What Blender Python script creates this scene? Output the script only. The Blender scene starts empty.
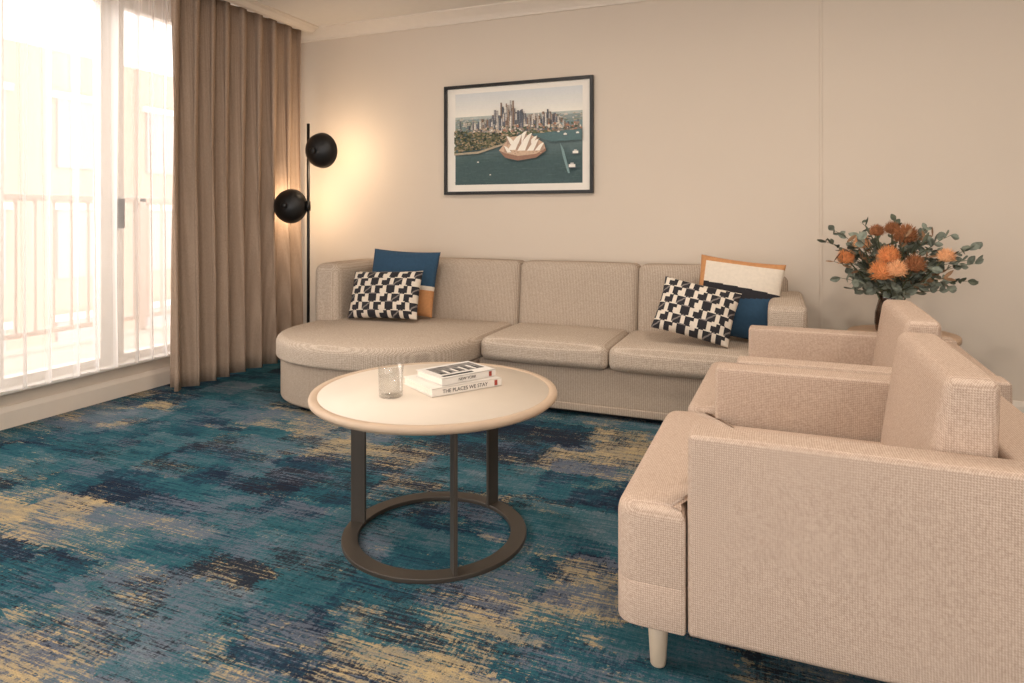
import bpy, bmesh, math, random
from mathutils import Vector, Matrix
random.seed(7)
sc=bpy.context.scene
# ------------------------------------------------------------ helpers
def lin(c):
    return tuple(((v/255)/12.92 if v/255<=0.04045 else ((v/255+0.055)/1.055)**2.4) for v in c)+(1,)
class NT:
    def __init__(s,name):
        s.m=bpy.data.materials.new(name); s.m.use_nodes=True; s.t=s.m.node_tree
        s.b=s.t.nodes['Principled BSDF']; s.out=s.t.nodes['Material Output']
    def n(s,typ,ins=None,**kw):
        d=s.t.nodes.new(typ)
        for k,v in kw.items(): setattr(d,k,v)
        if ins:
            for k,v in ins.items():
                i=d.inputs[k]
                if isinstance(v,bpy.types.NodeSocket): s.t.links.new(v,i)
                else: i.default_value=v
        return d
    def math(s,op,a,b=None,c=None,clamp=False):
        ins={0:a}
        if b is not None: ins[1]=b
        if c is not None: ins[2]=c
        d=s.n('ShaderNodeMath',ins,operation=op); d.use_clamp=clamp
        return d.outputs[0]
    def ramp(s,fac,stops,interp='LINEAR'):
        d=s.n('ShaderNodeValToRGB',{0:fac}); cr=d.color_ramp; cr.interpolation=interp
        while len(cr.elements)<len(stops): cr.elements.new(0.5)
        for e,(p,c) in zip(cr.elements,stops): e.position=p; e.color=c
        return d.outputs[0]
    def mix(s,f,a,b,blend='MIX'):
        d=s.n('ShaderNodeMix',data_type='RGBA',blend_type=blend)
        for i,v in ((0,f),(6,a),(7,b)):
            if isinstance(v,bpy.types.NodeSocket): s.t.links.new(v,d.inputs[i])
            else: d.inputs[i].default_value=v
        return d.outputs[2]
    def coords(s,scale=(1,1,1),loc=(0,0,0),src='Object'):
        tc=s.n('ShaderNodeTexCoord')
        mp=s.n('ShaderNodeMapping',{'Vector':tc.outputs[src],'Scale':scale,'Location':loc})
        return mp.outputs[0]
    def noise(s,vec,scale,detail=3,rough=.5):
        return s.n('ShaderNodeTexNoise',{'Vector':vec,'Scale':scale,'Detail':detail,'Roughness':rough}).outputs[0]
    def bump(s,h,strength=.3,dist=.002):
        d=s.n('ShaderNodeBump',{'Height':h,'Strength':strength,'Distance':dist})
        s.t.links.new(d.outputs[0],s.b.inputs['Normal'])
    def base(s,v):
        if isinstance(v,bpy.types.NodeSocket): s.t.links.new(v,s.b.inputs['Base Color'])
        else: s.b.inputs['Base Color'].default_value=v
def simple(name,rgb,rough=.6,metal=0,var=.06,scale=20,bump=0.0,sheen=0):
    a=NT(name); v=a.coords()
    c=lin(rgb); n=a.noise(v,scale,4)
    lo=tuple(x*(1-var) for x in c[:3])+(1,); hi=tuple(min(1,x*(1+var)) for x in c[:3])+(1,)
    a.base(a.ramp(n,[(.3,lo),(.7,hi)]))
    a.b.inputs['Roughness'].default_value=rough; a.b.inputs['Metallic'].default_value=metal
    if bump: a.bump(a.noise(v,scale*8,2),bump,.002)
    return a.m
def woven(name,c1,c2,period=.008,stripe=None,bump=.5,nscale=140,namp=1.0):
    a=NT(name); v=a.coords()
    sp=a.n('ShaderNodeSeparateXYZ',{0:v}).outputs
    k=2*math.pi/period
    if stripe=='x':
        s1=a.math('SINE',a.math('MULTIPLY',sp[0],k))
        tot=a.math('MULTIPLY_ADD',s1,.24,.5)
    else:
        sx=a.math('SINE',a.math('MULTIPLY',a.math('ADD',sp[0],sp[2]),k))
        sy=a.math('SINE',a.math('MULTIPLY',a.math('SUBTRACT',sp[1],sp[2]),k))
        sz=a.math('SINE',a.math('MULTIPLY',a.math('SUBTRACT',sp[0],sp[1]),k))
        tot=a.math('MULTIPLY_ADD',a.math('ADD',a.math('ADD',sx,sy),sz),.13,.5)
    nz=a.noise(v,nscale,3,.6)
    tot2=a.math('ADD',tot,a.math('MULTIPLY_ADD',nz,namp,-.5*namp))
    col=a.ramp(tot2,[(.15,lin(c1)),(.85,lin(c2))])
    big=a.noise(v,4,3)
    col=a.mix(.25,col,a.ramp(big,[(.3,(.85,.85,.85,1)),(.7,(1,1,1,1))]),'MULTIPLY')
    a.base(col); a.b.inputs['Roughness'].default_value=1.0
    a.b.inputs['Specular IOR Level'].default_value=.0
    if bump: a.bump(tot2,bump,.001)
    return a.m
def link(o,parent=None):
    sc.collection.objects.link(o)
    if parent: o.parent=parent
    return o
def group(name,loc=(0,0,0),rz=0):
    e=bpy.data.objects.new(name,None); e.empty_display_size=.1; e.location=loc; e.rotation_euler=(0,0,rz)
    return link(e)
def obj(name,bm,mats,parent=None,smooth=True,loc=(0,0,0),rot=(0,0,0)):
    bmesh.ops.recalc_face_normals(bm,faces=bm.faces)
    me=bpy.data.meshes.new(name); bm.to_mesh(me); bm.free()
    for m in (mats if isinstance(mats,(list,tuple)) else [mats]): me.materials.append(m)
    for p in me.polygons: p.use_smooth=smooth
    o=bpy.data.objects.new(name,me); o.location=loc; o.rotation_euler=rot
    return link(o,parent)
def rbox_bm(lo,hi,r=.01,seg=3,bulge=(0,0,0),mid=1,bm=None,fn=None,mi=0):
    if bm is None: bm=bmesh.new()
    c=[(a+b)/2 for a,b in zip(lo,hi)]; h=[(b-a)/2 for a,b in zip(lo,hi)]
    r=min(r,min(h)*.999)
    ax=[]
    for i in range(3):
        arc=[(h[i]-r)+r*math.tan(math.radians(45)*k/seg) for k in range(1,seg+1)]
        m=[-(h[i]-r)+2*(h[i]-r)*k/mid for k in range(mid+1)]
        ax.append([-a for a in reversed(arc)]+m+arc)
    verts={}
    def V(p):
        key=tuple(round(x,6) for x in p)
        if key in verts: return verts[key]
        inn=[max(-(h[i]-r),min(h[i]-r,p[i])) for i in range(3)]
        d=Vector([p[i]-inn[i] for i in range(3)])
        if d.length>1e-9: d=d.normalized()*r
        q=[inn[i]+d[i] for i in range(3)]
        s=[q[i]/h[i] for i in range(3)]
        o=list(q)
        for i in range(3):
            if bulge[i]:
                j,k=[x for x in range(3) if x!=i]
                o[i]+=bulge[i]*(1 if s[i]>0 else -1)*abs(s[i])**2*max(0,(1-s[j]**4))*max(0,(1-s[k]**4))
        P=Vector([o[i]+c[i] for i in range(3)])
        if fn: P=fn(P)
        verts[key]=bm.verts.new(P); return verts[key]
    for i in range(3):
        j,k=(i+1)%3,(i+2)%3
        for sg in (-1,1):
            for a in range(len(ax[j])-1):
                for b in range(len(ax[k])-1):
                    pts=[]
                    for (aa,bb) in ((a,b),(a+1,b),(a+1,b+1),(a,b+1)):
                        p=[0,0,0]; p[i]=sg*h[i]; p[j]=ax[j][aa]; p[k]=ax[k][bb]; pts.append(V(p))
                    if len(set(pts))==4:
                        try:
                            f=bm.faces.new(pts); f.material_index=mi
                        except ValueError: pass
    return bm
def rbox(name,lo,hi,mat,parent=None,r=.01,seg=3,bulge=(0,0,0),mid=1,fn=None,**kw):
    return obj(name,rbox_bm(lo,hi,r,seg,bulge,mid,fn=fn),mat,parent,**kw)
def box(name,lo,hi,mat,parent=None,r=.002):
    return rbox(name,lo,hi,mat,parent,r=r,seg=1,smooth=False)
def lathe(name,prof,mat,parent=None,n=64,loc=(0,0,0),rot=(0,0,0),smooth=True):
    bm=bmesh.new(); rings=[]
    for (r,z) in prof:
        if r<1e-6: rings.append([bm.verts.new((0,0,z))])
        else: rings.append([bm.verts.new((r*math.cos(2*math.pi*i/n),r*math.sin(2*math.pi*i/n),z)) for i in range(n)])
    for a,b in zip(rings,rings[1:]):
        for i in range(n):
            j=(i+1)%n
            if len(a)==1 and len(b)==1: continue
            if len(a)==1: bm.faces.new((a[0],b[i],b[j]))
            elif len(b)==1: bm.faces.new((a[i],b[0],a[j]))
            else: bm.faces.new((a[i],b[i],b[j],a[j]))
    o=obj(name,bm,mat,parent,loc=loc,rot=rot,smooth=smooth)
    return o
def outline_bm(pts,z0,z1,r,crown=0,seg=5,rings=8,bm=None,rb=None):
    bm=bm or bmesh.new(); n=len(pts); P=[Vector(p) for p in pts]
    rb=r if rb is None else rb
    area=sum(P[i].x*P[(i+1)%n].y-P[(i+1)%n].x*P[i].y for i in range(n))
    if area<0: P.reverse()
    N=[]
    for i in range(n):
        e1=(P[i]-P[i-1]).normalized(); e2=(P[(i+1)%n]-P[i]).normalized()
        n1=Vector((e1.y,-e1.x)); n2=Vector((e2.y,-e2.x)); v=(n1+n2)
        v=v.normalized() if v.length>1e-6 else n1
        N.append(v/max(.5,v.dot(n1)))
    cen=sum(P,Vector((0,0)))/n
    layers=[]
    for k in range(seg+1):
        a=math.pi/2*k/seg; layers.append((rb*(1-math.sin(a)),z0+rb*(1-math.cos(a))))
    for k in range(seg+1):
        a=math.pi/2*k/seg; layers.append((r*(1-math.cos(a)),z1-r+r*math.sin(a)))
    R=[]
    for ins,z in layers: R.append([bm.verts.new((P[i]-N[i]*ins).to_3d()+Vector((0,0,z))) for i in range(n)])
    top=[(P[i]-N[i]*r) for i in range(n)]
    for k in range(1,rings):
        s=1-k/rings
        R.append([bm.verts.new((cen+(top[i]-cen)*s).to_3d()+Vector((0,0,z1+crown*(1-s**3)))) for i in range(n)])
    for a,b in zip(R,R[1:]):
        for i in range(n):
            j=(i+1)%n; bm.faces.new((a[i],a[j],b[j],b[i]))
    ct=bm.verts.new(cen.to_3d()+Vector((0,0,z1+crown)))
    for i in range(n): bm.faces.new((R[-1][i],R[-1][(i+1)%n],ct))
    bm.faces.new(list(reversed(R[0])))
    return bm
def round_poly(corners,seg=6,default=.05):
    out=[]; n=len(corners)
    C=[(Vector(c[:2]),c[2] if len(c)>2 else default) for c in corners]
    for i in range(n):
        p,r=C[i]; a=C[i-1][0]; b=C[(i+1)%n][0]
        d1=(a-p).normalized(); d2=(b-p).normalized()
        if r<=0: out.append(tuple(p)); continue
        for k in range(seg+1):
            t=k/seg; q=(p+d1*r)*(1-t)**2+p*2*t*(1-t)+(p+d2*r)*t*t
            out.append(tuple(q))
    res=[]
    for i in range(len(out)):
        a=Vector(out[i]); b=Vector(out[(i+1)%len(out)]); L=(b-a).length; m=max(1,int(L/.06))
        for k in range(m): res.append(tuple(a+(b-a)*k/m))
    return res
def tube(bm,pts,rad,n=8,mi=0,taper=None):
    pts=[Vector(p) for p in pts]; R=[]
    for i,p in enumerate(pts):
        d=(pts[min(i+1,len(pts)-1)]-pts[max(i-1,0)]).normalized()
        u=d.orthogonal().normalized() if abs(d.z)>.99 else d.cross(Vector((0,0,1))).normalized()
        w=d.cross(u); rr=rad if taper is None else rad+(taper-rad)*i/(len(pts)-1)
        R.append([bm.verts.new(p+(u*math.cos(2*math.pi*k/n)+w*math.sin(2*math.pi*k/n))*rr) for k in range(n)])
    for a,b in zip(R,R[1:]):
        for k in range(n):
            f=bm.faces.new((a[k],a[(k+1)%n],b[(k+1)%n],b[k])); f.material_index=mi
    for e in (R[0],R[-1]):
        f=bm.faces.new(e); f.material_index=mi
# ------------------------------------------------------------ camera
F=660; HOR=215; TH=math.radians(22); CH=1.1
cam=bpy.data.cameras.new('camera'); co=bpy.data.objects.new('camera',cam); link(co)
cam.sensor_width=36; cam.lens=F/1024*36; cam.shift_y=-(341.5-HOR)/1024
co.location=(0,0,CH); co.rotation_euler=(math.pi/2,0,TH); cam.clip_start=.02
sc.camera=co
sc.view_settings.view_transform='Standard'
sc.view_settings.exposure=0.0
# ------------------------------------------------------------ materials
wallm=simple('wall_paint',(209,195,179),.9,var=.012,scale=2,bump=.02)
ceilm=simple('ceiling_paint',(228,221,212),.9,var=.01)
trimm=simple('trim_paint',(220,208,194),.6,var=.01)
whitem=simple('window_frame_white',(232,226,218),.5,var=.01)
blackm=simple('black_metal',(24,22,21),.42,.2,var=.1)
bronze=simple('bronze_metal',(72,65,58),.45,.4,var=.1,scale=6)
sofa_back_m=woven('sofa_back_rib',(150,134,119),(196,180,163),.0098,'x',.1)
sofa_m=woven('sofa_fabric',(154,138,123),(204,188,171),.009,None,.15,nscale=130,namp=1.1)
sofa_base_m=woven('sofa_base_fabric',(146,130,115),(182,166,149),.0098,'x',.1)
chair_m=woven('armchair_weave',(156,133,117),(206,185,167),.0052,None,.25,nscale=190,namp=.9)
legm=simple('leg_painted_wood',(186,168,146),.5,var=.05)
def carpet():
    a=NT('carpet_distressed'); a.b.inputs['Roughness'].default_value=1; a.b.inputs['Specular IOR Level'].default_value=.0
    P=a.coords()
    def M(src,sx,sy,ox=0,oy=0): return a.n('ShaderNodeMapping',{'Vector':src,'Scale':(sx,sy,1),'Location':(ox,oy,0)}).outputs[0]
    def N(sx,sy,ox,oy,det=6,ro=.8,src=None): return a.noise(M(src or P,sx,sy,ox,oy),1.0,det,ro)
    def S(*t):
        r=None
        for v,w in t:
            x=a.math('MULTIPLY',v,w); r=x if r is None else a.math('ADD',r,x)
        return r
    wx=N(8,30,0,0,4); wy=N(24,8,3,0,4)
    sp=a.n('ShaderNodeSeparateXYZ',{0:P}).outputs
    X=a.math('ADD',sp[0],a.math('MULTIPLY_ADD',wx,.22,-.11)); Yc=a.math('ADD',sp[1],a.math('MULTIPLY_ADD',wy,.14,-.07))
    def tiles(sx,sy,seed):
        row=a.math('FLOOR',a.math('MULTIPLY_ADD',Yc,sy,seed*3.37))
        w1=a.n('ShaderNodeTexWhiteNoise',{'W':a.math('ADD',row,seed*17.3)},noise_dimensions='1D').outputs[0]
        colm=a.math('FLOOR',a.math('ADD',a.math('MULTIPLY',X,sx),a.math('MULTIPLY',w1,9.0)))
        v=a.n('ShaderNodeCombineXYZ',{0:colm,1:row,2:seed*5.1}).outputs[0]
        return a.n('ShaderNodeSeparateColor',{0:a.n('ShaderNodeTexWhiteNoise',{'Vector':v},noise_dimensions='3D').outputs[1]}).outputs
    A=tiles(1.8,3.2,1); B=tiles(3.6,7.5,2); C=tiles(8,19,3)
    def thread(ox,oy):
        h=N(6,105,ox,oy,5,.8); v=N(95,12,ox+5,oy+3,5,.8); f=N(60,80,ox+9,oy+7,4,.9)
        return a.math('SUBTRACT',S((h,1.7),(v,.75),(f,.8)),1.625)
    def patch(i,ox,oy): return S((A[i],.32),(B[i],.30),(C[i],.18),(N(1.2,1.8,ox,oy,3,.5),.8))  # mean .80
    t1,t2,t3,t4=thread(0,0),thread(21,13),thread(43,31),thread(67,51)
    g=a.math('ADD',patch(0,3,1),a.math('MULTIPLY',t1,.6))
    ground=a.ramp(a.math('MULTIPLY',g,.5),[(.25,lin((34,42,56))),(.32,lin((42,60,76))),(.38,lin((40,78,90))),(.46,lin((54,94,102))),(.54,lin((84,102,112))),(.60,lin((112,122,128)))])
    d=a.math('MULTIPLY',a.math('ADD',patch(1,31,7),t2),.5)
    col=a.mix(a.ramp(d,[(.44,(0,0,0,1)),(.47,(.8,.8,.8,1))]),ground,lin((98,104,116)))
    d=a.math('MULTIPLY',a.math('ADD',patch(2,13,11),t3),.5)
    col=a.mix(a.ramp(d,[(.465,(0,0,0,1)),(.495,(.92,.92,.92,1))]),col,lin((42,43,51)))
    d=a.math('MULTIPLY',a.math('ADD',S((A[1],.32),(B[2],.32),(C[0],.20),(N(.9,1.3,23,17,3,.5),.95)),t4),.5)  # mean .895
    gold=a.ramp(N(6,24,8,2,4),[(.35,lin((124,122,116))),(.5,lin((154,140,114))),(.65,lin((180,158,118)))])
    col=a.mix(a.ramp(d,[(.565,(0,0,0,1)),(.595,(.95,.95,.95,1))]),col,gold)
    fine=a.noise(M(P,200,260),1.2,2)
    col=a.mix(.5,col,a.ramp(fine,[(.3,(.5,.5,.5,1)),(.7,(1.2,1.2,1.2,1))]),'MULTIPLY')
    a.base(col); a.bump(fine,.4,.004)
    return a.m
carpetm=carpet()
# ------------------------------------------------------------ room
BX0,BX1=-3.70,3.2; BY=4.26; YF=-2.6; CZ=2.56
box('floor',(BX0-.2,YF,-.1),(BX1+.15,BY+.15,0),carpetm)
box('ceiling',(BX0-.2,YF,CZ),(BX1+.15,BY+.15,CZ+.1),ceilm)
box('wall_back',(BX0-.2,BY,0),(BX1+.15,BY+.12,CZ),wallm)
box('wall_right',(BX1,YF,0),(BX1+.12,BY,CZ),wallm)
wl=group('wall_left')
box('lower_wall',(BX0-.16,YF,0),(BX0,BY,.18),wallm,wl)
box('upper_wall',(BX0-.16,YF,2.44),(BX0,BY,CZ),wallm,wl)
box('corner_pier',(BX0-.16,3.95,.18),(BX0,BY,2.44),wallm,wl)
box('front_pier',(BX0-.16,YF,.18),(BX0,-.6,2.44),wallm,wl)
def prism(name,prof,axis,a,b,mat):
    bm=bmesh.new(); A=[];B=[]
    for u,z in prof:
        if axis=='x': A.append(bm.verts.new((a,u,z))); B.append(bm.verts.new((b,u,z)))
        else: A.append(bm.verts.new((u,a,z))); B.append(bm.verts.new((u,b,z)))
    n=len(prof)
    for i in range(n): bm.faces.new((A[i],A[(i+1)%n],B[(i+1)%n],B[i]))
    bm.faces.new(A); bm.faces.new(B)
    return obj(name,bm,mat,smooth=False)
Y=BY
prism('trim_1',[(Y,CZ),(Y-.085,CZ),(Y-.085,CZ-.012),(Y-.06,CZ-.03),(Y-.035,CZ-.05),(Y-.018,CZ-.07),(Y-.014,CZ-.085),(Y,CZ-.085)],'x',BX0,BX1,trimm)
prism('baseboard_back',[(Y,0),(Y-.018,0),(Y-.018,.085),(Y-.012,.1),(Y-.008,.112),(Y,.112)],'x',BX0,BX1,trimm)
prism('baseboard_right',[(BX1,0),(BX1-.018,0),(BX1-.018,.085),(BX1-.008,.112),(BX1,.112)],'y',YF,Y,trimm)
prism('baseboard_left',[(BX0,0),(BX0+.018,0),(BX0+.018,.085),(BX0+.012,.1),(BX0+.008,.112),(BX0,.112)],'y',YF,Y,trimm)
prism('trim_2',[(-3.38,CZ),(-3.38,CZ-.05),(-3.355,CZ-.045),(-3.33,CZ-.02),(-3.30,CZ-.012),(-3.30,CZ)],'y',YF,Y-.085,trimm)
box('trim_3',(.222,Y-.006,.112),(.236,Y,CZ-.085),wallm)
# window
w=group('window_1')
wx0,wx1=BX0-.11,BX0-.04
box('sill',(BX0-.16,-.6,.18),(BX0+.035,3.95,.20),whitem,w,.004)
box('track',(wx0,-.6,.20),(wx1,3.95,.245),whitem,w)
box('head',(wx0,-.6,2.38),(wx1,3.95,2.44),whitem,w)
for i,(y,wd) in enumerate([(-.57,.06),(.5,.08),(1.4,.08),(2.16,.07),(2.80,.15),(3.9,.1)]):
    box('stile_%d'%i,(wx0,y-wd/2,.245),(wx1,y+wd/2,2.38),whitem,w)
box('handle',(wx1+.0,2.83,1.02),(wx1+.028,2.86,1.2),blackm,w)
g=NT('window_glass'); tr=g.n('ShaderNodeBsdfTransparent'); gl=g.n('ShaderNodeBsdfGlossy',{'Roughness':.02})
mx=g.n('ShaderNodeMixShader',{0:.05,1:tr.outputs[0],2:gl.outputs[0]}); g.t.links.new(mx.outputs[0],g.out.inputs[0])
box('glass',(wx0+.03,-.55,.26),(wx0+.036,3.88,2.38),g.m,w,.0005)
def sheer():
    a=NT('sheer_fabric')
    tr=a.n('ShaderNodeBsdfTransparent',{'Color':(1,.99,.975,1)}); tl=a.n('ShaderNodeBsdfTranslucent',{'Color':(.78,.75,.73,1)})
    df=a.n('ShaderNodeBsdfDiffuse',{'Color':(.92,.89,.86,1)})
    m1=a.n('ShaderNodeMixShader',{0:.45,1:tl.outputs[0],2:df.outputs[0]})
    geo=a.n('ShaderNodeLayerWeight',{'Blend':.45})
    f=a.math('MULTIPLY_ADD',geo.outputs['Facing'],.70,.31,clamp=True)
    m2=a.n('ShaderNodeMixShader',{0:f,1:tr.outputs[0],2:m1.outputs[0]})
    a.t.links.new(m2.outputs[0],a.out.inputs[0]); return a.m
def curtain(name,x,y0,y1,z0,z1,amp,per,mat,thick=0,seed=1,res=.008):
    rnd=random.Random(seed); bm=bmesh.new()
    n=int((y1-y0)/res); nz=24; ph=0; cols=[]
    kk=[rnd.uniform(.75,1.3) for _ in range(200)]
    for i in range(n+1):
        y=y0+(y1-y0)*i/n
        idx=int((y-y0)/per); ph+= (2*math.pi/per)*((y1-y0)/n)*kk[idx]
        A=amp*(.85+.15*math.sin(y*9+seed))
        col=[]
        for j in range(nz+1):
            z=z0+(z1-z0)*j/nz; t=j/nz
            xx=x+A*math.sin(ph+.25*math.sin(3*t+y*2))*(1-.25*t)+.25*A*math.sin(2*ph+1+2*t)
            yy=y+.3*A*math.sin(2*ph+.6)+.01*math.sin(4*t+ph)
            col.append(bm.verts.new((xx,yy,z)))
        cols.append(col)
    for a,b in zip(cols,cols[1:]):
        for j in range(nz): bm.faces.new((a[j],b[j],b[j+1],a[j+1]))
    o=obj(name,bm,mat)
    if thick:
        m=o.modifiers.new('s','SOLIDIFY'); m.thickness=thick
    return o
curtain('sheer_curtain',-3.60,-.7,3.3,.21,2.5,.034,.12,sheer(),0,5)
cm=woven('drape_fabric',(148,127,110),(182,160,141),.006,None,.1)
curtain('drape_curtain',-3.48,2.97,4.16,.012,2.545,.068,.15,cm,.003,11)
# exterior
fac=simple('facade_render',(202,170,152),.9,var=.02)
pane=simple('pane',(176,168,164),.4,var=.02)
fb=group('neighbour_building')
box('facade',(-13,-6,-3),(-12.6,16,4.2),fac,fb)
for i in range(11):
    for j in range(3):
        y=-5+i*1.9; z=-2.2+j*2.1
        box('window_pane_%d_%d'%(i,j),(-12.62,y,z),(-12.55,y+1.0,z+1.3),pane,fb)
        box('window_head_%d_%d'%(i,j),(-12.6,y-.1,z+1.3),(-12.5,y+1.1,z+1.42),whitem,fb)
bal=group('balcony')
box('slab',(-5.0,-3,.0),(BX0-.16,6,.15),simple('balcony_tile',(192,180,168),.8),bal)
bmr=bmesh.new()
yy=-2.9
rbox_bm((-4.95,-3,1.2),(-4.89,6,1.25),.01,1,bm=bmr)
rbox_bm((-4.94,-3,.24),(-4.90,6,.28),.01,1,bm=bmr)
while yy<6:
    rbox_bm((-4.93,yy,.27),(-4.91,yy+.02,1.21),.003,1,bm=bmr); yy+=.13
for y in (-2.9,-1.2,.5,2.2,3.9,5.6): rbox_bm((-4.95,y,.15),(-4.89,y+.06,1.24),.004,1,bm=bmr)
obj('railing',bmr,simple('railing_white',(200,184,172),.5),bal,smooth=False)
# ------------------------------------------------------------ sofa
so=group('sectional_sofa')
def chaise_outline(x0,x1,yb,ys,front,p=2.35):
    cx=(x0+x1)/2; a=(x1-x0)/2; b=ys-front
    pts=[]
    N=48
    for k in range(N+1):
        t=math.pi+math.pi*k/N
        c,s=math.cos(t),math.sin(t)
        pts.append((cx+a*math.copysign(abs(c)**(2/p),c), ys+b*math.copysign(abs(s)**(2/p),s)))
    out=[]
    m=8
    for k in range(m): out.append((x0,yb+(ys-yb)*k/m))
    out+=pts
    for k in range(1,m+1): out.append((x1,ys+(yb-ys)*k/m))
    e=12
    for k in range(1,e): out.append((x1+(x0-x1)*k/e,yb))
    res=[]
    for q in out:
        if not res or (Vector(q)-Vector(res[-1])).length>1e-4: res.append(q)
    return res
obj('chaise_base',outline_bm(chaise_outline(-2.86,-1.61,4.2,3.5,2.93),.03,.275,.02),sofa_base_m,so)
obj('chaise_cushion',outline_bm(chaise_outline(-2.88,-1.6,4.02,3.5,2.90),.27,.40,.045,crown=.016,rb=.02),sofa_m,so)
obj('plinth',outline_bm(chaise_outline(-2.80,-1.65,4.15,3.5,3.08),.0,.04,.005),blackm,so)
box('plinth_long',(-1.7,3.55,0),(.05,4.15,.04),blackm,so)
rbox('sofa_base',(-1.62,3.48,.03),(-.04,4.2,.275),sofa_base_m,so,r=.015)
rbox('base_band',(-1.62,3.474,.03),(-.04,3.49,.07),sofa_base_m,so,r=.006)
rbox('seat_cushion_1',(-1.59,3.43,.27),(-.845,4.02,.40),sofa_m,so,r=.042,seg=5,bulge=(.004,.010,.014),mid=12)
rbox('seat_cushion_2',(-.84,3.43,.27),(-.06,4.02,.40),sofa_m,so,r=.042,seg=5,bulge=(.004,.010,.014),mid=12)
def leanb(P):
    t=max(0,(P.z-.38)/.42); P.y+=.05*t*max(0,min(1,(4.19-P.y)/.2))
    return P
for i,(a,b) in enumerate([(-2.70,-1.575),(-1.57,-.80),(-.795,-.05)]):
    rbox('back_cushion_%d'%(i+1),(a,3.98,.36),(b,4.19,.795),sofa_back_m,so,r=.038,seg=5,bulge=(.003,.012,.006),mid=10,fn=leanb)
rbox('back_frame',(-2.8,4.12,.03),(.05,4.225,.74),sofa_base_m,so,r=.03)
rbox('arm_left',(-2.9,3.60,.28),(-2.70,4.21,.775),sofa_m,so,r=.06,seg=6,bulge=(.004,.004,.004),mid=6)
rbox('arm_right',(-.05,3.47,.03),(.13,4.21,.655),sofa_m,so,r=.03,seg=5,bulge=(.003,.003,.004),mid=6)
# ------------------------------------------------------------ pillows
navy=simple('pillow_navy_cloth',(40,70,94),.95,var=.08,scale=60,bump=.2)
cream=simple('pillow_cream_cloth',(212,200,184),.95,var=.05,scale=60,bump=.2)
orange=simple('pillow_orange_cloth',(188,134,88),.95,var=.08,scale=60,bump=.2)
char=simple('pillow_charcoal_cloth',(38,36,40),.95,var=.08,scale=60,bump=.2)
greyc=simple('pillow_grey_cloth',(120,112,108),.95)
def pillow(name,w,h,t,mats,fn,loc,rot,N=96):
    bm=bmesh.new(); g={}
    for s in (-1,1):
        for i in range(N+1):
            for j in range(N+1):
                u=-1+2*i/N; v=-1+2*j/N
                edge=(i in(0,N) or j in(0,N))
                if s==1 and edge: g[(s,i,j)]=g[(-1,i,j)]; continue
                x=u*w/2*(1-.05*(1-v*v)*abs(u)**3) ; z=v*h/2*(1-.05*(1-u*u)*abs(v)**3)
                th=t/2*((1-abs(u)**2.6)*(1-abs(v)**2.6))**.48
                th*=1+.05*math.sin(5*u+2*v)+.03*math.sin(7*v-3*u)
                g[(s,i,j)]=bm.verts.new((x,s*th,z))
    for s in (-1,1):
        for i in range(N):
            for j in range(N):
                q=[g[(s,i,j)],g[(s,i+1,j)],g[(s,i+1,j+1)],g[(s,i,j+1)]]
                if s==1: q.reverse()
                try: f=bm.faces.new(q)
                except ValueError: continue
                f.material_index=fn((i+.5)/N,(j+.5)/N)
    return obj(name,bm,mats,loc=loc,rot=rot)
def geo(u,v):
    # rows of dark blocks split by stepped cream bars with a slanted notch
    R=6; row=int(v*R); fv=v*R-row; uu=u*6+(.5 if row%2 else 0)
    c=int(uu); fu=uu-c; k=(c*3+row*2)%4
    if fu>.66 and fv<.90: return 1
    if k==3 and fu>.45 and fv<.5: return 1
    if k==1 and fu<.35 and fv>.55: return 1
    if fv>.88 and fu<.6: return 1 if k!=2 else 2
    if k==0 and abs(fv-fu*1.2)<.10: return 2
    return 0
def blk_left(u,v):
    if v<.40 and u>.60: return 1
    if v<.46 and u>.55 : return 2
    return 0
def blk_right(u,v):
    if v>.93: return 1
    if u<.07 and v>.45: return 1
    if v>.60+.06*(1-u): return 2
    if v>.40+.16*u: return 3
    if u<.25 and v>.4: return 2
    return 0
R=math.radians
pillow('throw_pillow',.50,.44,.13,[navy,orange,cream,char],blk_left,(-2.36,3.865,.645),(R(-14),R(2),R(4)))
pillow('throw_pillow',.51,.32,.13,[char,cream,greyc],geo,(-2.38,3.68,.58),(R(-20),R(-2),R(3)))
pillow('throw_pillow',.45,.44,.13,[navy,orange,cream,char],blk_right,(-.21,3.835,.64),(R(-14),R(6),R(-3)))
pillow('throw_pillow',.41,.30,.13,[char,cream,greyc],geo,(-.41,3.63,.59),(R(-24),R(11),R(-4)))
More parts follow.
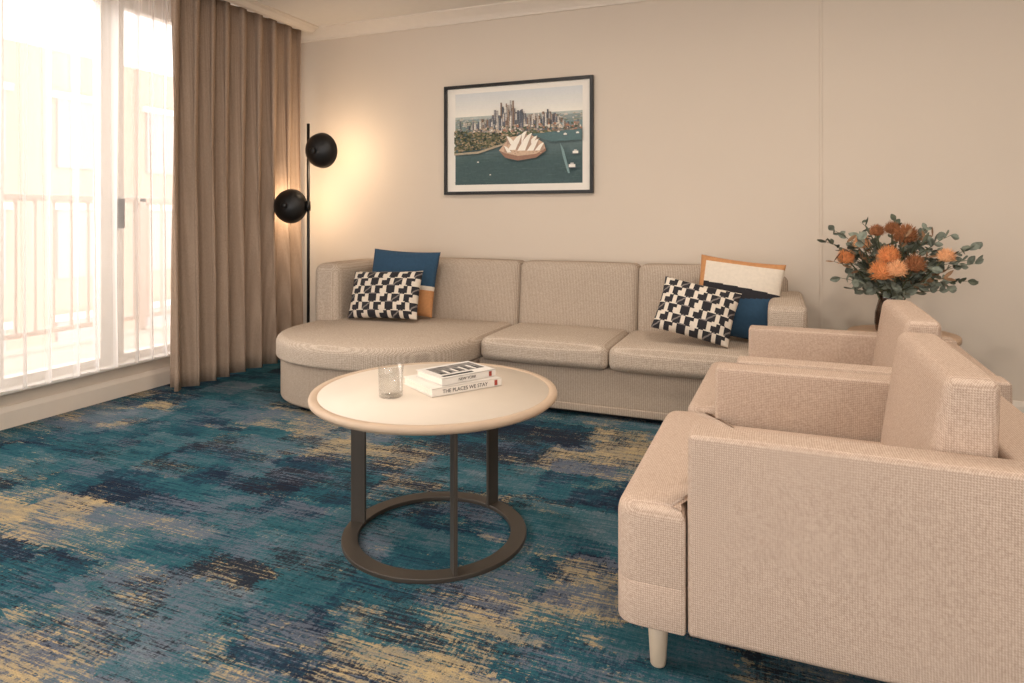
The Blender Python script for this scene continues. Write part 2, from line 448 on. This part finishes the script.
# ------------------------------------------------------------ armchairs
def armchair(loc,rz=0):
    g=group('armchair',loc,rz); W=.82; at=.10; hw=W/2; xf=-.362; xa=-.19
    T=round_poly([(xf,-hw,.06),(xf,hw,.06),(xa-.005,hw,.01),(xa-.005,hw-at,.01),(.46,hw-at,.01),(.46,-hw+at,.01),(xa-.005,-hw+at,.01),(xa-.005,-hw,.01)],seg=5)
    obj('seat_base',outline_bm(T,.13,.236,.004,seg=3),chair_m,g)
    obj('seat_cushion',outline_bm(T,.232,.42,.034,crown=.016,seg=6,rb=.006),chair_m,g)
    for s,nm in ((-1,'arm_right'),(1,'arm_left')):
        a,b=sorted((s*hw,s*(hw-at)))
        rbox(nm,(xa,a,.13),(.60,b,.595),chair_m,g,r=.012,seg=4,bulge=(.002,.003,.003),mid=6)
    rbox('back_shell',(.45,-hw+.02,.13),(.60,hw-.02,.59),chair_m,g,r=.02,seg=4)
    def lean(P):
        t=(P.z-.4)/.34
        P.x+=.05*t-.035*t*(P.x-.28)/.14
        return P
    rbox('back_cushion',(.285,-hw+at+.004,.40),(.425,hw-at-.004,.752),chair_m,g,r=.025,seg=5,bulge=(.010,.003,.005),mid=10,fn=lean)
    for i,(x,y) in enumerate([(-.27,-.33),(-.27,.33),(.52,-.33),(.52,.33)]):
        lathe('leg_%d'%i,[(0,0),(.017,0),(.019,.004),(.027,.14),(0,.14)],legm,g,n=24,loc=(x,y,0))
    return g
armchair((-.004,1.555+.41,0))
armchair((.06,2.42+.40,0),R(-1))
# ------------------------------------------------------------ coffee table
ct=group('coffee_table',(-1.10,2.015,0))
topm=simple('table_top_laminate',(208,194,177),.6,var=.02,scale=8)
rimm=simple('table_rim_wood',(186,162,138),.6,var=.05,scale=12)
lathe('top_rim',[(0,.468),(.385,.468),(.408,.474),(.42,.484),(.421,.492),(.418,.5),(.395,.5),(.393,.4985),(0,.4985)],rimm,ct,n=96)
lathe('top_inlay',[(0,.4995),(.392,.4995),(.392,.497)],topm,ct,n=96)
lathe('ring_base',[(.262,0),(.314,0),(.315,.002),(.315,.012),(.314,.014),(.262,.014),(.261,.012),(.261,.002),(.262,0)],bronze,ct,n=96,smooth=False)
for i,a in enumerate((-50,70,190)):
    l=box('leg_%d'%i,(.258,-.006,.01),(.312,.006,.47),bronze,ct); l.rotation_euler=(0,0,R(a))
# tumbler
g=NT('clear_glass'); tr=g.n('ShaderNodeBsdfTransparent',{'Color':(.94,.94,.935,1)}); gl=g.n('ShaderNodeBsdfGlossy',{'Roughness':.02})
lw=g.n('ShaderNodeLayerWeight',{'Blend':.3}); f=g.math('MULTIPLY_ADD',g.math('POWER',lw.outputs['Facing'],2.0),.5,.05,clamp=True)
mx=g.n('ShaderNodeMixShader',{0:f,1:tr.outputs[0],2:gl.outputs[0]}); g.t.links.new(mx.outputs[0],g.out.inputs[0])
lathe('glass_tumbler',[(0,0),(.036,0),(.039,.003),(.042,.1),(.0415,.1015),(.040,.1),(.037,.012),(0,.011)],g.m,n=48,loc=(-1.19,1.875,.5005))
# books
bk=group('book_stack',(-1.07,2.085,.5))
paper=simple('paper_pages',(226,218,204),.8,var=.06,scale=200)
cov1=simple('book_cover_white',(224,216,206),.5,var=.02)
cov2=simple('book_cover_grey',(212,206,198),.5,var=.03)
inkm=simple('print_black',(24,22,22),.6)
gryk=simple('print_grey',(110,106,102),.6,var=.7,scale=60)
redm=simple('print_red',(150,58,44),.6)
def book(pre,w,d,z0,t,ang,off,cov,title,sz):
    s=bpy.data.objects.new(pre,None); link(s,bk); s.rotation_euler=(0,0,ang); s.location=(off[0],off[1],z0)
    box('cover_bottom',(-w/2,-d/2,0),(w/2,d/2,.0025),cov,s,.0005)
    box('cover_top',(-w/2,-d/2,t-.0025),(w/2,d/2,t),cov,s,.0005)
    box('spine',(-w/2,-d/2,0),(w/2,-d/2+.003,t),cov,s,.0005)
    box('pages',(-w/2+.004,-d/2+.002,.0025),(w/2-.004,d/2-.004,t-.0025),paper,s,.0005)
    cu=bpy.data.curves.new(pre+'_title','FONT'); cu.body=title; cu.size=sz; cu.extrude=.0003; cu.align_x='CENTER'; cu.align_y='CENTER'
    cu.materials.append(inkm); o=bpy.data.objects.new(pre+'_title',cu); o.location=(-.01,-d/2-.0006,t/2); o.rotation_euler=(R(90),0,0); link(o,s)
    box('spine_mark',(w/2-.03,-d/2-.0008,.004),(w/2-.018,-d/2+.001,t-.004),redm,s,.0002)
    return s
s1=book('book_lower',.275,.215,0,.027,R(57),(0,0),cov1,'THE PLACES WE STAY',.018)
s2=book('book_upper',.225,.17,.0275,.025,R(61),(.008,.012),cov2,'NEW YORK',.014)
box('cover_photo',(-.085,-.035,.0251),(.100,.065,.0256),gryk,s2,.0001)
for k in range(14): box('cover_detail_%d'%k,(-.08+k*.0125,-.032,.0256),(-.070+k*.0125,-.032+.02+.06*((k*37)%10)/10,.0258),(inkm,gryk,cov1)[k%3],s2,.00005)
box('cover_band',(-.095,-.068,.0251),(.03,-.052,.0256),inkm,s2,.0001)
# ------------------------------------------------------------ floor lamp
fl=group('floor_lamp',(-3.2,3.93,0))
bm=bmesh.new(); tube(bm,[(0,0,.01),(0,0,1.77)],.011,16); obj('pole',bm,blackm,fl)
lathe('base',[(0,0),(.13,0),(.132,.004),(.132,.018),(.126,.022),(0,.022)],blackm,fl,n=48)
bulbm=NT('bulb_warm'); bulbm.b.inputs['Emission Color'].default_value=(1,.62,.3,1); bulbm.b.inputs['Emission Strength'].default_value=12; bulbm.base((1,.8,.6,1))
def shade(n,x,z,rot,en):
    s=bpy.data.objects.new('shade_%d'%n,None); link(s,fl); s.location=(x,-.03,z); s.rotation_euler=rot
    prof=[]
    for k in range(13):
        a=math.pi/2*k/12; prof.append((.125*math.sin(a),-.095*math.cos(a)))
    prof+= [(.128,.006),(.123,.008)]
    inner=[(.120*math.sin(math.pi/2*k/12),-.088*math.cos(math.pi/2*k/12)) for k in range(12,-1,-1)]
    lathe('shade_shell_%d'%n,prof+inner,blackm,s,n=64)
    lathe('shade_cap_%d'%n,[(0,-.118),(.02,-.118),(.022,-.115),(.022,-.085),(0,-.085)],blackm,s,n=24)
    lathe('bulb_%d'%n,[(0,-.07),(.02,-.065),(.028,-.045),(.02,-.025),(0,-.018)],bulbm.m,s,n=24)
    b=bmesh.new(); tube(b,[(-x,.03,0),(-x*.35,.03,0),(-x*.2,0,0)],.008,10)
    obj('bracket_%d'%n,b,blackm,fl,loc=(x,-.03,z))
    b=bmesh.new(); tube(b,[(0,0,-.035),(0,0,.035)],.017,16); obj('clamp_%d'%n,b,blackm,fl,loc=(0,0,z))
    L=bpy.data.lights.new('bulb_light_%d'%n,'POINT'); L.energy=en; L.color=(1,.76,.52); L.shadow_soft_size=.03
    lo=bpy.data.objects.new('bulb_light_%d'%n,L); link(lo,s); lo.location=(0,0,.025)
shade(1,.145,1.565,(R(-84),0,R(2)),6.5)
shade(2,-.135,1.165,(R(-92),0,R(14)),6)
# ------------------------------------------------------------ picture
pf=group('framed_picture')
PX0,PX1,PZ0,PZ1=-2.24,-1.135,1.245,2.025; fw=.022
py=BY-.03
for nm,lo,hi in (('frame_l',(PX0,py,PZ0),(PX0+fw,BY-.001,PZ1)),('frame_r',(PX1-fw,py,PZ0),(PX1,BY-.001,PZ1)),('frame_b',(PX0+fw,py,PZ0),(PX1-fw,BY-.001,PZ0+fw)),('frame_t',(PX0+fw,py,PZ1-fw),(PX1-fw,BY-.001,PZ1))):
    box(nm,lo,hi,blackm,pf)
matm=simple('mat_board',(232,225,214),.8,var=.01)
box('mat_board',(PX0+fw,BY-.012,PZ0+fw),(PX1-fw,BY-.002,PZ1-fw),matm,pf,.0005)
IX0,IX1,IZ0,IZ1=PX0+.085,PX1-.075,PZ0+.07,PZ1-.06
IW,IH=IX1-IX0,IZ1-IZ0
bm=bmesh.new(); amats=[]; aidx={}
def am(rgb):
    if rgb not in aidx:
        aidx[rgb]=len(amats); amats.append(simple('print_ink_%d'%len(amats),rgb,.6,var=.02 if min(rgb)>195 else .10,scale=70))
    return aidx[rgb]
lay=[0]
def poly(pts,rgb):
    lay[0]+=1; yy=BY-.0125-.000005*lay[0]
    vs=[bm.verts.new((IX0+IW*max(0,min(1,x)),yy,IZ1-IH*max(0,min(1,y)))) for x,y in pts]
    try:
        f=bm.faces.new(vs); f.material_index=am(rgb)
    except ValueError: pass
def rect(x0,y0,x1,y1,rgb): poly([(x0,y0),(x1,y0),(x1,y1),(x0,y1)],rgb)
def blob(cx,cy,rx,ry,rgb,n=9):
    poly([(cx+rx*math.cos(2*math.pi*k/n)*random.uniform(.8,1.1),cy+ry*math.sin(2*math.pi*k/n)*random.uniform(.8,1.1)) for k in range(n)],rgb)
def lerp(a,b,t): return tuple(int(a[i]+(b[i]-a[i])*t) for i in range(3))
for k in range(12): rect(0,k*.022,1,k*.022+.022,lerp((204,206,206),(232,226,214),k/11))
for k in range(24): rect(0,.26+k*.031,1,.26+k*.031+.031,lerp((138,150,146),(60,84,86),min(1,k/16)))
rect(0,.255,1,.285,(172,178,172))
for k in range(480):
    x=random.random(); blob(x,.285+random.uniform(-.01,.15),random.uniform(.005,.018),random.uniform(.003,.008),random.choice([(128,134,114),(170,158,140),(104,114,96),(192,180,164),(150,150,138),(206,196,182)]),6)
poly([(.60,.39),(.80,.35),(1,.36),(1,.43),(.6,.45)],(116,140,142))
sky=[(176,166,156),(126,122,122),(210,200,186),(96,98,106),(160,138,120),(194,188,182),(84,88,96),(226,218,206),(140,116,100)]
for k in range(330):
    x=random.gauss(.48,.20)
    if not .03<x<.985: continue
    e=math.exp(-((x-.45)/.14)**2)
    h=random.uniform(.03,.09)+.21*e*random.random()+.09*math.exp(-((x-.74)/.07)**2)*random.random()
    wd=random.uniform(.008,.020); b=.43+random.uniform(-.07,.035); c=random.choice(sky)
    rect(x,b-h,x+wd,b,c); rect(x+wd*.7,b-h,x+wd,b,tuple(int(v*.72) for v in c))
    for q in range(int(h/.018)): rect(x+.002,b-h+.006+q*.018,x+wd*.7-.001,b-h+.012+q*.018,tuple(int(v*(.7 if c[0]>130 else 1.3)) for v in c))
for k in range(200):
    x=random.uniform(.15,1); y=.41+random.uniform(-.03,.06); rect(x,y-.015,x+random.uniform(.006,.024),y+.006,random.choice([(184,162,140),(146,128,112),(214,202,186),(168,120,94),(120,116,108),(74,86,64)]))
for k in range(760):
    t=random.random()**1.1; x=t*.50; y=.51+random.uniform(-.10,.14)*(1-t*.6)
    blob(x,y,random.uniform(.006,.015),random.uniform(.006,.012),random.choice([(58,66,44),(72,80,52),(92,94,64),(46,54,38),(136,122,92),(104,100,74),(160,140,112)]),6)
poly([(0,.655),(.2,.64),(.42,.56),(.43,.575),(.2,.665),(0,.675)],(166,152,130))
for k in range(60):
    x=random.uniform(.4,.80); blob(x,.46+random.uniform(-.01,.02),.014,.010,random.choice([(66,78,52),(180,158,130),(90,96,68)]),6)
for k in range(260):
    x=random.random(); y=random.uniform(.66,.995)
    rect(x,y,x+random.uniform(.02,.07),y+.003,random.choice([(66,90,90),(80,104,102),(56,80,82)]))
poly([(.62,.48),(1,.45),(1,.56),(.78,.57)],(78,106,108))
poly([(.37,.64),(.46,.50),(.62,.485),(.72,.58),(.735,.66),(.66,.73),(.52,.755),(.42,.72)],(198,168,142))
poly([(.37,.64),(.42,.67),(.52,.705),(.66,.69),(.735,.63),(.735,.66),(.66,.73),(.52,.755),(.42,.72)],(146,110,90))
for k in range(60): blob(random.uniform(.42,.70),random.uniform(.52,.68),.006,.004,random.choice([(170,138,112),(212,186,160),(150,118,96)]),5)
def shell(x,y,w,h,d,c=(240,232,218),sh=(168,140,120)):
    tip=(x+d*w,y-h)
    outer=[(x,y)]
    for k in range(1,7):
        t=k/6; outer.append((x+d*w*t,y-h*math.sin(t*math.pi/2)))
    inner=[]
    for k in range(1,7):
        t=k/6; inner.append((x+d*w*(1-t*.45),y-h*(1-t)))
    poly(outer+inner,c)
    poly([tip,(x+d*w*.80,y-h*.5),(x+d*w*.55,y),(x+d*w*.95,y)],sh)
for (x,y,w,h,d) in [(.50,.575,.09,.13,1),(.55,.58,.08,.11,1),(.60,.58,.07,.08,1),(.50,.58,.07,.09,-1),
                    (.44,.64,.11,.16,1),(.515,.65,.11,.17,1),(.59,.655,.09,.12,1),(.65,.655,.07,.08,1),(.47,.665,.06,.07,-1)]:
    shell(x,y,w,h,d)
for (x,y,s) in [(.955,.69,.034),(.93,.83,.040),(.88,.50,.02),(.97,.49,.018),(.2,.76,.012),(.3,.9,.010),(.83,.47,.015)]:
    poly([(x-s,y+s*.25),(x+s,y+s*.15),(x+s*.8,y+s*.5),(x-s*.8,y+s*.55)],(70,84,92))
    rect(x-s*.6,y-s*.5,x+s*.6,y+s*.25,(234,228,216)); rect(x-s*.3,y-s*.9,x+s*.3,y-s*.5,(190,188,184))
poly([(.84,.58),(.87,.66),(.915,.90),(.90,.90),(.86,.72)],(120,148,148))
obj('art_print',bm,amats,pf,smooth=False)
# ------------------------------------------------------------ side table, vase, flowers
st=group('side_table',(.585,3.86,0))
stm=simple('side_table_oak',(188,156,128),.5,var=.06,scale=10)
lathe('top',[(0,.465),(.235,.465),(.25,.473),(.252,.485),(.25,.497),(.246,.5),(0,.5)],stm,st,n=64)
lathe('stem',[(0,.01),(.03,.01),(.03,.466),(0,.466)],bronze,st,n=24)
lathe('foot',[(0,0),(.16,0),(.162,.004),(.162,.012),(.158,.015),(0,.015)],bronze,st,n=48)
g=NT('smoked_glass'); tr=g.n('ShaderNodeBsdfTransparent',{'Color':lin((186,164,150))}); gl=g.n('ShaderNodeBsdfGlossy',{'Roughness':.04})
lw=g.n('ShaderNodeLayerWeight',{'Blend':.35}); f=g.math('MULTIPLY_ADD',lw.outputs['Facing'],.35,.08,clamp=True)
mx=g.n('ShaderNodeMixShader',{0:f,1:tr.outputs[0],2:gl.outputs[0]}); g.t.links.new(mx.outputs[0],g.out.inputs[0])
fa=group('flower_arrangement',(.53,3.84,.5))
lathe('vase',[(0,.0),(.058,.0),(.068,.01),(.074,.05),(.072,.10),(.060,.15),(.054,.175),(.060,.19),(.057,.19),(.051,.175),(.057,.15),(.068,.10),(.070,.05),(.064,.014),(0,.012)],g.m,fa,n=48)
stemm=simple('stem_green',(84,88,62),.7)
leaf1=simple('eucalyptus_leaf',(124,130,116),.8,var=.3,scale=40)
leaf2=simple('dark_leaf',(88,94,78),.75,var=.3,scale=40)
fl1=simple('pincushion_orange',(214,142,88),.85,var=.2,scale=60)
fl2=simple('pincushion_peach',(230,176,130),.85,var=.15,scale=60)
fl3=simple('banksia_rust',(150,98,62),.9,var=.25,scale=60)
leaf3=simple('dried_leaf',(132,100,72),.8,var=.25,scale=40)
bm=bmesh.new()
rnd=random.Random(3)
def leaf(p,d,size,mi,round_=True):
    d=d.normalized(); u=d.cross(Vector((rnd.uniform(-1,1),rnd.uniform(-1,1),rnd.uniform(-.3,1)))).normalized(); w=d.cross(u)
    L=size; wd=size*(.36 if round_ else .16)
    rows=[]
    for k in range(6):
        t=k/5; ww=wd*math.sin(math.pi*min(.97,max(.04,t)))**.7
        c=p+d*L*t+w*(.18*L*t*t)
        rows.append([bm.verts.new(c-u*ww+w*ww*.25),bm.verts.new(c),bm.verts.new(c+u*ww+w*ww*.25)])
    for a,b in zip(rows,rows[1:]):
        for q in range(2):
            f=bm.faces.new((a[q],a[q+1],b[q+1],b[q])); f.material_index=mi; f.smooth=True
def branch(end,nleaf,size,mi,round_=True,start=(0,0,.17)):
    s=Vector(start); e=Vector(end); ctrl=Vector((e.x*.35,e.y*.35,s.z+(e.z-s.z)*.75))
    pts=[s*(1-t)**2+ctrl*2*t*(1-t)+e*t*t for t in [k/10 for k in range(11)]]
    tube(bm,[Vector((e.x*.06,e.y*.06,.03))]+pts,.0025,5,0,.0012)
    for k in range(nleaf):
        t=.25+.75*(k+1)/nleaf; p=s*(1-t)**2+ctrl*2*t*(1-t)+e*t*t
        dv=(e-s).normalized()
        for sd in (0,1):
            r=Vector((rnd.uniform(-1,1),rnd.uniform(-1,1),rnd.uniform(-.6,1)))
            leaf(p,dv*.5+r,size*rnd.uniform(.6,1.15),mi,round_)
def flower(c,r,mi,n=200):
    c=Vector(c); s=bmesh.ops.create_icosphere(bm,subdivisions=2,radius=r*.68,matrix=Matrix.Translation(c))
    for v in s['verts']:
        for f in v.link_faces: f.material_index=mi
    for k in range(n):
        z=1-2*(k+.5)/n; a=k*2.39996; q=math.sqrt(1-z*z); d=Vector((q*math.cos(a),q*math.sin(a),z))
        if d.z<-.75: continue
        u=d.orthogonal().normalized(); w=d.cross(u); b=c+d*r*.55; rr=r*.075
        tip=c+(d*1.0+Vector((rnd.uniform(-.15,.15),rnd.uniform(-.15,.15),.25))).normalized()*r*rnd.uniform(1.0,1.22)
        ring=[bm.verts.new(b+(u*math.cos(t)+w*math.sin(t))*rr) for t in (0,2.09,4.19)]
        tp=bm.verts.new(tip)
        for i in range(3):
            f=bm.faces.new((ring[i],ring[(i+1)%3],tp)); f.material_index=mi
for e,n,s,mi,rd in [((-.30,-.02,.46),9,.045,2,True),((-.26,.05,.52),8,.045,1,True),((-.24,-.10,.28),8,.05,1,True),((-.12,.1,.56),8,.055,2,False),
    ((.02,.0,.57),9,.045,2,True),((.16,.03,.53),9,.05,1,True),((.26,.0,.50),10,.05,1,True),((.36,-.03,.44),12,.052,1,True),((.37,.04,.36),11,.05,1,True),((.22,-.12,.28),9,.05,1,True),
    ((.06,-.14,.36),7,.055,2,False),((-.05,-.15,.28),8,.05,1,True),((-.10,-.12,.48),8,.06,2,False),((.12,-.1,.46),8,.06,2,False),((.32,-.05,.28),8,.045,2,True),((-.18,-.04,.22),8,.045,1,True),((.05,.12,.5),7,.06,2,False)]:
    branch(e,n,s,mi,rd)
for k in range(64):
    a=rnd.uniform(-math.pi,math.pi); q=rnd.uniform(.06,.26); z=rnd.uniform(.22,.5)
    m=rnd.choice([1,1,2,6]); branch((q*1.2*math.cos(a)+.01,q*.8*math.sin(a),z),6,.052,m,m==1)
for c,r,mi in [((-.21,-.06,.38),.045,3),((-.14,-.09,.46),.042,4),((-.03,-.15,.40),.052,3),((-.06,-.16,.32),.060,3),((.05,-.10,.50),.058,5),((.08,-.17,.36),.050,5),((.22,-.11,.40),.042,4),((.0,-.04,.53),.040,5),((-.08,-.14,.52),.036,5),((.0,-.19,.335),.05,4)]:
    tube(bm,[(0,0,.03),(c[0]*.3,c[1]*.3,.2),c],.004,6,0); flower(c,r,mi)
obj('bouquet',bm,[stemm,leaf1,leaf2,fl1,fl2,fl3,leaf3],fa,smooth=False)
# ------------------------------------------------------------ lighting
W=bpy.data.worlds.new('world'); sc.world=W; W.use_nodes=True
bg=W.node_tree.nodes['Background']; bg.inputs[0].default_value=(1,.955,.925,1); bg.inputs[1].default_value=2.85
S=bpy.data.lights.new('sun','SUN'); S.energy=8; S.angle=R(40); S.color=(1,.95,.9)
so_=bpy.data.objects.new('sun',S); link(so_); d=Vector((1,.25,-.5)); so_.rotation_euler=d.to_track_quat('-Z','Y').to_euler(); so_.location=(-6,0,4)
def fill_lamp(x,y):  # added fill lamp with ring, out of view on the ceiling, brightens the room
    g=group('added_ceiling_fill',(x,y,CZ))
    lathe('fill_lamp_ring',[(.085,-.002),(.10,-.004),(.10,0),(.085,0)],whitem,g,n=32)
    L=bpy.data.lights.new('added_fill_light','AREA'); L.shape='DISK'; L.size=.17; L.energy=14; L.color=(1,.88,.76)
    o=bpy.data.objects.new('added_fill_light',L); link(o,g); o.location=(0,0,-.006)
for x in (-1.6,.2,1.8):
    for y in (.6,2.6): fill_lamp(x,y)
